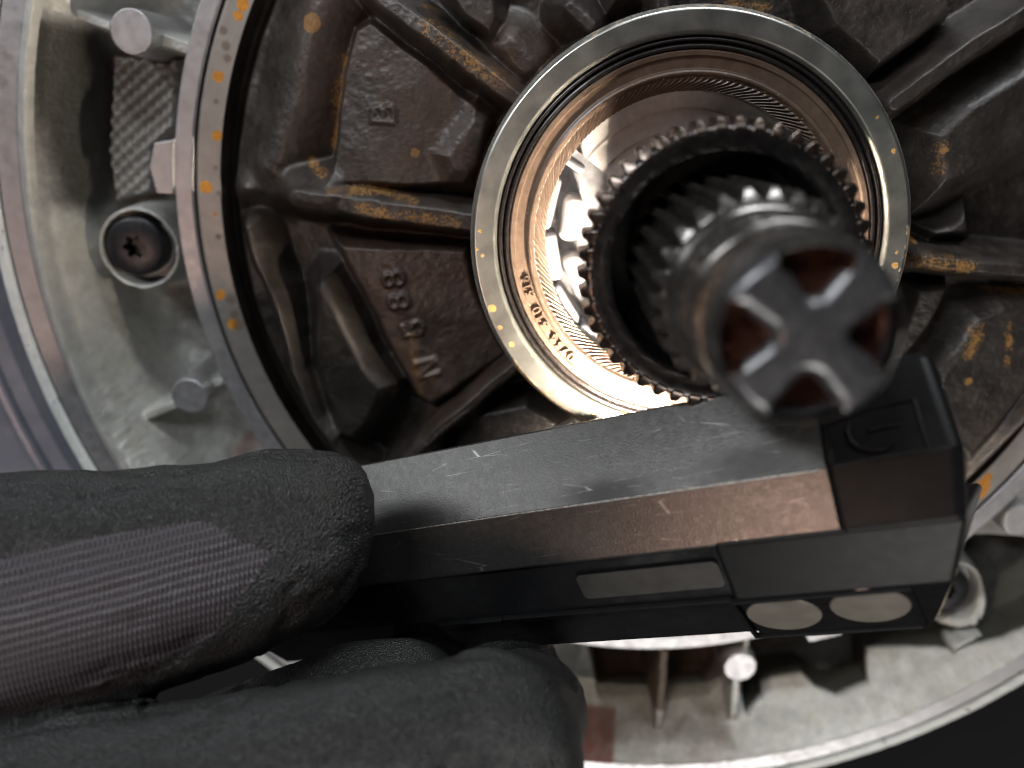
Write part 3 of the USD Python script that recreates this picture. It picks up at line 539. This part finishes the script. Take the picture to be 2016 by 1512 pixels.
W4 = np.stack([V4[:, 0], -60.6 - V4[:, 2], V4[:, 1]], -1)
v, f, _, _ = sub(W4, F4, ~inner); put(shaft, 'end_cross', v, f, 'shaft_end_face', 40)
v, f, _, _ = sub(W4, F4, inner); put(shaft, 'end_pockets', v, f, 'shaft_pocket', 40)

# ------------------------------------------------------------------ inspection lamp
DIR = np.array([1, -.226, -.528]); DIR /= np.linalg.norm(DIR)
def un(x, y, z): return np.array([(x - CX) / F, (y - CY) / F, 1.0]) * z
O = un(1300, 970.9, 121.0)
Q = np.array([0, 0, 1.0]); Q = Q - DIR * (Q @ DIR); Q /= np.linalg.norm(Q); PU = np.cross(Q, DIR); PU = PU if PU[1] < 0 else -PU
def pq(y, z): c = un(1300, y, z) - O; return c @ PU, c @ Q
UP, MID, LOW, E2, BOT = pq(799.5, 126), (0.0, 0.0), pq(1089.5, 122.5), pq(1184, 127.3), pq(1257, 138)
BB, BT = (BOT[0] + 3, BOT[1] + 9), (UP[0] - 1.5, UP[1] + 14)
def lampw(s, p, q): return cam2w(O + np.multiply.outer(s, DIR) + np.multiply.outer(p, PU) + np.multiply.outer(q, Q))
def s_at(x, p=0., q=0.):
    o = O + PU * p + Q * q; k = (x - CX) / F; return (k * o[2] - o[0]) / (DIR[0] - k * DIR[2])
def prism(sec, s0, s1, r, grow=0.0):
    """Rounded prism along the lamp: hull of spheres at the section's corners; per-corner s allowed."""
    c = np.mean(sec, axis=0); pts = []
    s0 = np.broadcast_to(s0, len(sec)); s1 = np.broadcast_to(s1, len(sec))
    for (p, q), a, b in zip(sec, s0, s1):
        dv = np.array([p, q]) - c; L = np.linalg.norm(dv); e = dv / L * (L + grow - r * 1.2) + c
        pts += [(a + r, e[0], e[1]), (b - r, e[0], e[1])]
    q_ = m3.Manifold.sphere(r, 20); return m3.Manifold.batch_hull([q_.translate(list(map(float, p))) for p in pts])
def lput(par, name, man, mat, smooth=35, **kw):
    V, Fq = arr(man); W = lampw(V[:, 0], V[:, 1], V[:, 2])
    if np.linalg.det(np.array([DIR, PU, Q]) @ B.T) < 0: Fq = Fq[:, ::-1]
    return put(par, name, W, Fq, mat, smooth, **kw)
def lput_n(n): return (np.outer(n[:, 0], DIR) + np.outer(n[:, 1], PU) + np.outer(n[:, 2], Q)) @ B.T
lamp = thing('inspection_lamp', 'slim dark grey bar shaped work lamp with black head, held in front of the gearbox', 'work lamp')
SC = s_at(1617, 0, 0)
LOWM = (LOW[0] - .3, LOW[1] + .8)
bman = prism([UP, MID, LOW, (LOW[0], LOW[1] + 6), (UP[0] - 1, UP[1] + 9)], -90, SC + 1, .45).refine_to_length(.8)
bV, bF = arr(bman); bN = vnormals(bV, bF)
bm = trimesh.graph.smooth_shade(trimesh.Trimesh(bV, bF, process=False), angle=math.radians(30), facet_minarea=None)
bV, bF = np.array(bm.vertices), np.array(bm.faces); bN = vnormals(bV, bF)
facA = np.hypot(bV[:, 1], bV[:, 2])                     # distance below the lamp's front edge
scf = .62 * np.exp(-((bV[:, 0] + 9) / 9) ** 2) * sstep(6, 1.5, facA) * (bV[:, 1] > 0) + .55 * np.exp(-((bV[:, 0] - 14) / 12) ** 2) * sstep(9, 3, facA) * (bV[:, 1] > 0)
scr = np.zeros(len(bV))
bW = lampw(bV[:, 0], bV[:, 1], bV[:, 2])
put(lamp, 'body', bW, bF if np.linalg.det(np.array([DIR, PU, Q]) @ B.T) > 0 else bF[:, ::-1], 'anodised_body', False, lput_n(bN), {'scuff': scf * 1.4, 'along': bV[:, 0], 'across': bV[:, 1]}, label='grey anodised body with scratches')
q_ = m3.Manifold.sphere(.2, 10); e0 = np.array(MID) - np.mean([UP, MID, LOW], axis=0) * .0
lput(lamp, 'worn_edge', m3.Manifold.batch_hull([q_.translate([a, -.02, .24]) for a in (-70., SC)]), 'worn_metal', 60)
lput(lamp, 'underside', prism([(LOW[0] + .6, LOW[1] + .5), E2, BOT, BB, (BOT[0] + 9, BB[1])], -90, SC, .4, -.15), 'glossy_black', 30)
lput(lamp, 'back_shell', prism([(UP[0] - .6, UP[1] + 1.5), (UP[0] - 1.2, UP[1] + 13), BB, (LOW[0], LOW[1] + 5)], -90, SC, .6, -.2), 'black_plastic', 30)
S1 = s_at(1893, 0, 0)
CAP = [UP, MID, LOW, (LOW[0], BB[1]), BT]
CE = [s_at(x, *c) for x, c in zip((1836, 1899, 1908), CAP)]; CE += [CE[2] - 1, CE[0] - 1.5]
lput(lamp, 'head_cap', prism(CAP, SC, CE, 1.6, .55), 'black_plastic', 35, label='black rubbery head cap with raised emblem')
SJ = s_at(1406, LOW[0], LOW[1])
JAW = [(LOW[0] + .2, LOW[1] + .2), E2, BOT, BB, (LOW[0] - 1, BB[1])]
JE = [s_at(x, *c) for x, c in zip((1902, 1880, 1838), JAW)]; JE += [JE[2] + 2.2, JE[0] + 2.2]
lput(lamp, 'magnet_jaw', prism(JAW, SJ, JE, .8, .75), 'black_plastic', 35)
# recessed magnet tray on the underside
e2, bo = np.array(E2), np.array(BOT); edir = (bo - e2) / np.linalg.norm(bo - e2); onrm = np.array([-edir[1], edir[0]]); mid_ = (e2 + bo) / 2
if onrm @ (mid_ - np.array([LOW[0], LOW[1] + 8])) < 0: onrm = -onrm
def under(s, w, d): return s, mid_[0] + edir[0] * w + onrm[0] * d, mid_[1] + edir[1] * w + onrm[1] * d
def slab(name, s0, s1, w0, w1, d0, d1, mat, r=.15):
    q_ = m3.Manifold.sphere(r, 12); pts = [under(a, b, c) for a in (s0 + r, s1 - r) for b in (w0 + r, w1 - r) for c in (d0 + r, d1 - r)]
    lput(lamp, name, m3.Manifold.batch_hull([q_.translate(list(map(float, p))) for p in pts]), mat, 40)
wl = np.linalg.norm(bo - e2) / 2
def tray(s0, s1):
    for a in (s0, s1 - .6): slab('tray_wall', a, a + .6, -wl + .3, wl - .5, .3, 1.25, 'black_plastic')
    for b in (-wl + .2, wl - .8): slab('tray_wall', s0, s1, b, b + .6, .3, 1.25, 'black_plastic')
def magnet(x, y):
    # disc in the underside plane, centred where the ray through the pixel meets it
    n = PU * onrm[0] + Q * onrm[1]; pl = O + PU * mid_[0] + Q * mid_[1] + n * .02; d_ = un(x, y, 1.0); c = d_ * ((pl @ n) / (d_ @ n))
    e1, e2_ = DIR, np.cross(n, DIR); cyl = m3.Manifold.revolve(m3.CrossSection([[(0, 0), (5.2, 0), (5.2, .62), (5.05, .75), (0, .78)]]), 80); V, Fq = arr(cyl)
    W = cam2w(c + V[:, :1] * e1 + V[:, 1:2] * e2_ + V[:, 2:] * n)
    put(lamp, 'magnet', W, Fq if np.linalg.det(np.array([e1, e2_, n]) @ B.T) > 0 else Fq[:, ::-1], 'magnet_steel', 35)
    return (c - O) @ DIR
ms = [magnet(1543, 1201), magnet(1712, 1184)]
tray(ms[0] - 6.1, ms[1] + 6.1)
slab('rail', s_at(862, E2[0], E2[1]), SJ - .2, -wl + .1, -wl + 1.6, .0, .9, 'black_plastic')
slab('latch', s_at(925, E2[0], E2[1]), s_at(990, E2[0], E2[1]), -wl - .2, -wl + .8, .2, 1.2, 'black_plastic')
lo_, e2v = np.array(LOW), np.array(E2); fdir = (e2v - lo_) / np.linalg.norm(e2v - lo_); fnr = np.array([-fdir[1], fdir[0]]); fnr = fnr if fnr[1] < 0 else -fnr
lens = sg.box(s_at(1120, *LOW), .27 * np.linalg.norm(e2v - lo_), s_at(1400, *LOW), .80 * np.linalg.norm(e2v - lo_)).buffer(-.9).buffer(.9)
lm = arr(as_cs(lens).extrude(.14)); pqv = lo_ + lm[0][:, 1:2] * fdir + (lm[0][:, 2:3] - .02) * fnr
put(lamp, 'side_lens', lampw(lm[0][:, 0], pqv[:, 0], pqv[:, 1]), lm[1], 'lens_grey', 35, label='pale grey strip lens beside the magnet jaw')
# raised emblem on the cap's upper facet
un_ = np.array([UP[0], UP[1]]); fd_ = un_ / np.linalg.norm(un_); fn = np.array([fd_[1], -fd_[0]]); fn = fn if fn[1] < 0 else -fn
nA = PU * fn[0] + Q * fn[1]; plA = O + nA * .62
def onA(x, y, lift=0.): d_ = un(x, y, 1.0); return d_ * (((plA + nA * lift) @ nA) / (d_ @ nA))
def bead(pts, r, name, mat='black_plastic', lift=0.05):
    q_ = m3.Manifold.sphere(r, 10); C = [onA(x, y, lift) for x, y in pts]; out = m3.Manifold()
    for a, b in zip(C, C[1:]): out = out + m3.Manifold.batch_hull([q_.translate(a.tolist()), q_.translate(b.tolist())])
    V, Fq = arr(out); put(lamp, name, cam2w(V), Fq if np.linalg.det(B) > 0 else Fq[:, ::-1], mat, 40)
bead([(1625, 836), (1641, 917), (1735, 899), (1828, 884), (1800, 786), (1720, 800), (1625, 836)], .16, 'emblem_frame')
bead([(1672, 834), (1668, 850), (1675, 868), (1690, 881), (1712, 886), (1735, 884), (1752, 877), (1760, 868)], .30, 'emblem_hook')
bead([(1712, 846), (1730, 840), (1772, 833)], .22, 'emblem_stroke')
# label on the end of the jaw
def quad(pts, name, mat, z): 
    c = np.array([un(*p) for p in pts]); n = np.cross(c[1] - c[0], c[2] - c[0]); n /= np.linalg.norm(n); n = n if n[2] < 0 else -n
    lo, hi = c - n * .0, c + n * .12; m = m3.Manifold.hull_points(np.vstack([lo + n * z, hi + n * z]).tolist()); V, Fq = arr(m); put(lamp, name, cam2w(V), Fq, mat)
jc = np.mean(JAW, axis=0); grow = lambda p_: jc + (np.array(p_) - jc) * (1 + .5 / np.linalg.norm(np.array(p_) - jc))
cor = np.array([[JE[k], *grow(JAW[k])] for k in (1, 2, 3, 4)]); cn = np.cross(cor[1] - cor[0], cor[2] - cor[0]); cn /= np.linalg.norm(cn); cn = cn if cn[0] > 0 else -cn
def onend(u, v): return (1 - v) * ((1 - u) * cor[0] + u * cor[1]) + v * ((1 - u) * cor[3] + u * cor[2])
def plaque(uv, name, mat, d0, d1):
    p_ = np.array([onend(*q) for q in uv]); lput(lamp, name, m3.Manifold.hull_points(np.vstack([p_ + cn * d0, p_ + cn * d1]).tolist()), mat, False)
plaque([(.08, .10), (.92, .10), (.92, .92), (.08, .92)], 'end_label', 'label_paper', .02, .16)
for u0, u1, v0, v1 in [(.2, .34, .2, .7), (.42, .5, .2, .55), (.56, .7, .2, .75)]: plaque([(u0, v0), (u1, v0), (u1, v1), (u0, v1)], 'label_mark', 'label_ink', .10, .19)
# light strip on the face turned to the gearbox
BTq = UP[1] + 13.3
def strip(s0, s1, p0, p1, q0, q1, name, mat):
    lput(lamp, name, m3.Manifold.cube([s1 - s0, p1 - p0, q1 - q0]).translate([s0, p0, q0]), mat)
tn = np.array([.08, .80, .60]); tn /= np.linalg.norm(tn); tu = np.array([0, .60, -.80]); tc = np.array([-10., UP[0] - 5.2, BTq + 2.2])
def tilted(a, b, c, off, name, mat):
    m = m3.Manifold.cube([a, b, c], True); V, Fq = arr(m); V = tc + V[:, :1] * np.array([1., 0, 0]) + V[:, 1:2] * tu + (V[:, 2:] + off) * tn
    W = lampw(V[:, 0], V[:, 1], V[:, 2]); put(lamp, name, W, Fq, mat)
tilted(12, 3.4, .4, 0, 'light_strip', 'led'); tilted(13.4, 4.4, 2.4, -1.45, 'strip_holder', 'black_plastic')
strip(-17.8, -17.0, UP[0] - 12.5, UP[0] - 1.2, BTq - .3, BTq + 8.2, 'strip_baffle', 'black_plastic')  # unseen tall wall, added to keep the strip's light off the casting
strip(-2.8, -2.0, UP[0] - 9.5, UP[0] - 1.6, BTq - .3, BTq + .8, 'strip_baffle', 'black_plastic')

# ------------------------------------------------------------------ gloved hand
hand = thing('gloved_hand', 'hand in a black knitted work glove pinching the lamp between thumb and fingers', 'hand')
def S(x, y, z, rpx): return (un(x, y, z), rpx * z / F)
chains = [
    [S(628, 992, 131, 108), S(590, 1030, 131, 148), S(545, 1066, 131, 184), S(430, 1108, 130, 203), S(250, 1145, 128, 224), S(0, 1175, 125, 243), S(-330, 1250, 122, 270), S(-650, 1500, 122, 300)],
    [S(-650, 1600, 120, 300), S(-200, 1650, 119, 240), S(100, 1640, 117, 225), S(400, 1605, 114, 216), S(800, 1512, 112, 200), S(985, 1465, 114, 162), S(1040, 1400, 124, 116), S(1035, 1370, 146, 92), S(985, 1230, 166, 82), S(930, 1100, 172, 76)],
    [S(960, 1440, 114, 158), S(995, 1560, 114, 160), S(985, 1720, 116, 160)],
    [S(-300, 1800, 135, 260), S(300, 1560, 143, 138), S(690, 1362, 141, 96), S(790, 1352, 142, 92), S(840, 1350, 150, 84), S(850, 1250, 170, 80), S(820, 1130, 176, 72)],
    [S(-500, 1900, 128, 280), S(100, 1950, 125, 225), S(560, 1900, 124, 200), S(850, 1830, 130, 165), S(950, 1720, 150, 110), S(900, 1560, 172, 92)],
    [S(-600, 2100, 132, 280), S(0, 2200, 130, 190), S(400, 2180, 130, 165), S(640, 2100, 136, 140), S(720, 1960, 154, 100)],
    [S(-650, 1500, 122, 300), S(-650, 1800, 125, 330), S(-650, 2100, 130, 300), S(-1200, 1900, 122, 380), S(-1900, 2100, 115, 360)],
]
def surface_net(fld, lo, h):
    """Vertices and quads of the zero set of a sampled field (one vertex per crossed cell)."""
    ins = fld < 0; nx, ny, nz = fld.shape
    c = np.zeros((nx - 1, ny - 1, nz - 1), np.int8)
    for a in (0, 1):
        for b in (0, 1):
            for d in (0, 1): c += ins[a:nx - 1 + a, b:ny - 1 + b, d:nz - 1 + d]
    act = (c > 0) & (c < 8); idx = np.full(act.shape, -1, np.int64); cells = np.argwhere(act); idx[act] = np.arange(len(cells))
    acc, cnt = np.zeros((len(cells), 3)), np.zeros((len(cells), 1)); co = [(a, b, d) for a in (0, 1) for b in (0, 1) for d in (0, 1)]
    for p in co:
        for ax in range(3):
            if p[ax]: continue
            q = list(p); q[ax] = 1; f0 = fld[tuple((cells + p).T)]; f1 = fld[tuple((cells + q).T)]; m = (f0 < 0) != (f1 < 0)
            t = np.where(m, f0 / np.where(m, f0 - f1, 1), 0); pt = np.tile(np.array(p, float), (len(cells), 1)); pt[:, ax] = t
            acc += pt * m[:, None]; cnt += m[:, None]
    V = lo + (cells + acc / cnt) * h; F_ = []
    for ax in range(3):
        o1, o2 = [k for k in range(3) if k != ax]; n_ = [nx, ny, nz]
        sl0 = [slice(1, n_[k] - 1) for k in range(3)]; sl0[ax] = slice(0, n_[ax] - 1); sl1 = list(sl0); sl1[ax] = slice(1, n_[ax])
        x = ins[tuple(sl0)] != ins[tuple(sl1)]; e = np.argwhere(x) + [0 if k == ax else 1 for k in range(3)]; flip = ins[tuple(sl0)][x]
        d1, d2 = np.eye(3, dtype=int)[o1], np.eye(3, dtype=int)[o2]
        q = np.stack([idx[tuple((e - d1 - d2).T)], idx[tuple((e - d2).T)], idx[tuple(e.T)], idx[tuple((e - d1).T)]], 1)
        fl_ = flip if ax != 1 else ~flip; q[~fl_] = q[~fl_][:, ::-1]; F_.append(q)
    return V, np.vstack(F_)
lo, hi, hh_ = np.array([-135., -18, 92]), np.array([30., 120, 190]), 1.15
ax_ = [np.arange(lo[k], hi[k], hh_) for k in range(3)]; G = np.stack(np.meshgrid(*ax_, indexing='ij'), -1).astype(np.float32)
fld = np.full(G.shape[:3], 50.0, np.float32); KB = 1.4
for ch in chains:
    cf = np.full(G.shape[:3], 50.0, np.float32)
    for (c0, r0), (c1, r1) in zip(ch, ch[1:]):
        b0, b1 = np.minimum(c0 - r0, c1 - r1) - 8, np.maximum(c0 + r0, c1 + r1) + 8
        sl = tuple(slice(max(0, int((b0[k] - lo[k]) / hh_)), max(0, int((b1[k] - lo[k]) / hh_) + 2)) for k in range(3))
        g = G[sl]
        if g.size == 0: continue
        ab = (c1 - c0).astype(np.float32); t = np.clip(((g - c0.astype(np.float32)) @ ab) / (ab @ ab), 0, 1)
        dd = np.linalg.norm(g - c0.astype(np.float32) - t[..., None] * ab, axis=-1) - (r0 + (r1 - r0) * t)
        cf[sl] = np.minimum(cf[sl], dd)
    k_ = np.clip(.5 + .5 * (fld - cf) / KB, 0, 1); fld = fld + (cf - fld) * k_ - KB * k_ * (1 - k_)
Vg, Qg = surface_net(fld, lo, hh_); Fg = np.vstack([Qg[:, [0, 1, 2]], Qg[:, [0, 2, 3]]])
tmh = trimesh.Trimesh(Vg, Fg, process=False); trimesh.smoothing.filter_taubin(tmh, iterations=16)
Vg, Fg = np.array(tmh.vertices), np.array(tmh.faces); Ng = vnormals(Vg, Fg)
if (Ng * (Vg - np.median(Vg, axis=0))).sum() < 0: Fg = Fg[:, ::-1]; Ng = -Ng
fold = np.abs(meshkit.fbm(Vg * np.array([.05, .16, .10]) + 7, 3, 5) - .5)
Vg = Vg + Ng * ((meshkit.fbm(Vg * .10, 3, 3) - .5) * 1.0 - .55 * sstep(.05, .0, fold))[:, None]
# knitted back of the thumb: a mask in the thumb's own direction
tA, tB = chains[0][5][0], chains[0][1][0]; tdir = (tB - tA) / np.linalg.norm(tB - tA); side = np.cross(tdir, [0, 0, 1.0]); side /= np.linalg.norm(side)
rel = Vg - tA; along, across = rel @ tdir, rel @ (side if side[1] > 0 else -side)
L_ = np.linalg.norm(tB - tA); r_here = np.interp(along / L_, [0, .45, 1.0], [18.3, 16.8, 10.5])
on_thumb = (np.linalg.norm(rel - np.outer(along, tdir), axis=1) < r_here * 1.35)
kn = sstep(-.42, -.30, across / r_here) * sstep(.80, .72, across / r_here) * sstep(.98, .90, along / L_ + .35 * np.abs(across / r_here - .15)) * on_thumb * (rel[:, 2] - along * tdir[2] < 6)
Wg = cam2w(Vg)
put(hand, 'glove', Wg, Fg, 'glove_fabric', False, vnormals(Wg, Fg), {'knit': kn, 'course': (along + 0.35 * (meshkit.fbm(Vg * .25, 3, 9) - .5)) * 2 * math.pi / .62, 'wale': (across + 0.5 * (meshkit.fbm(Vg * .2, 3, 10) - .5)) * 2 * math.pi / 2.3})
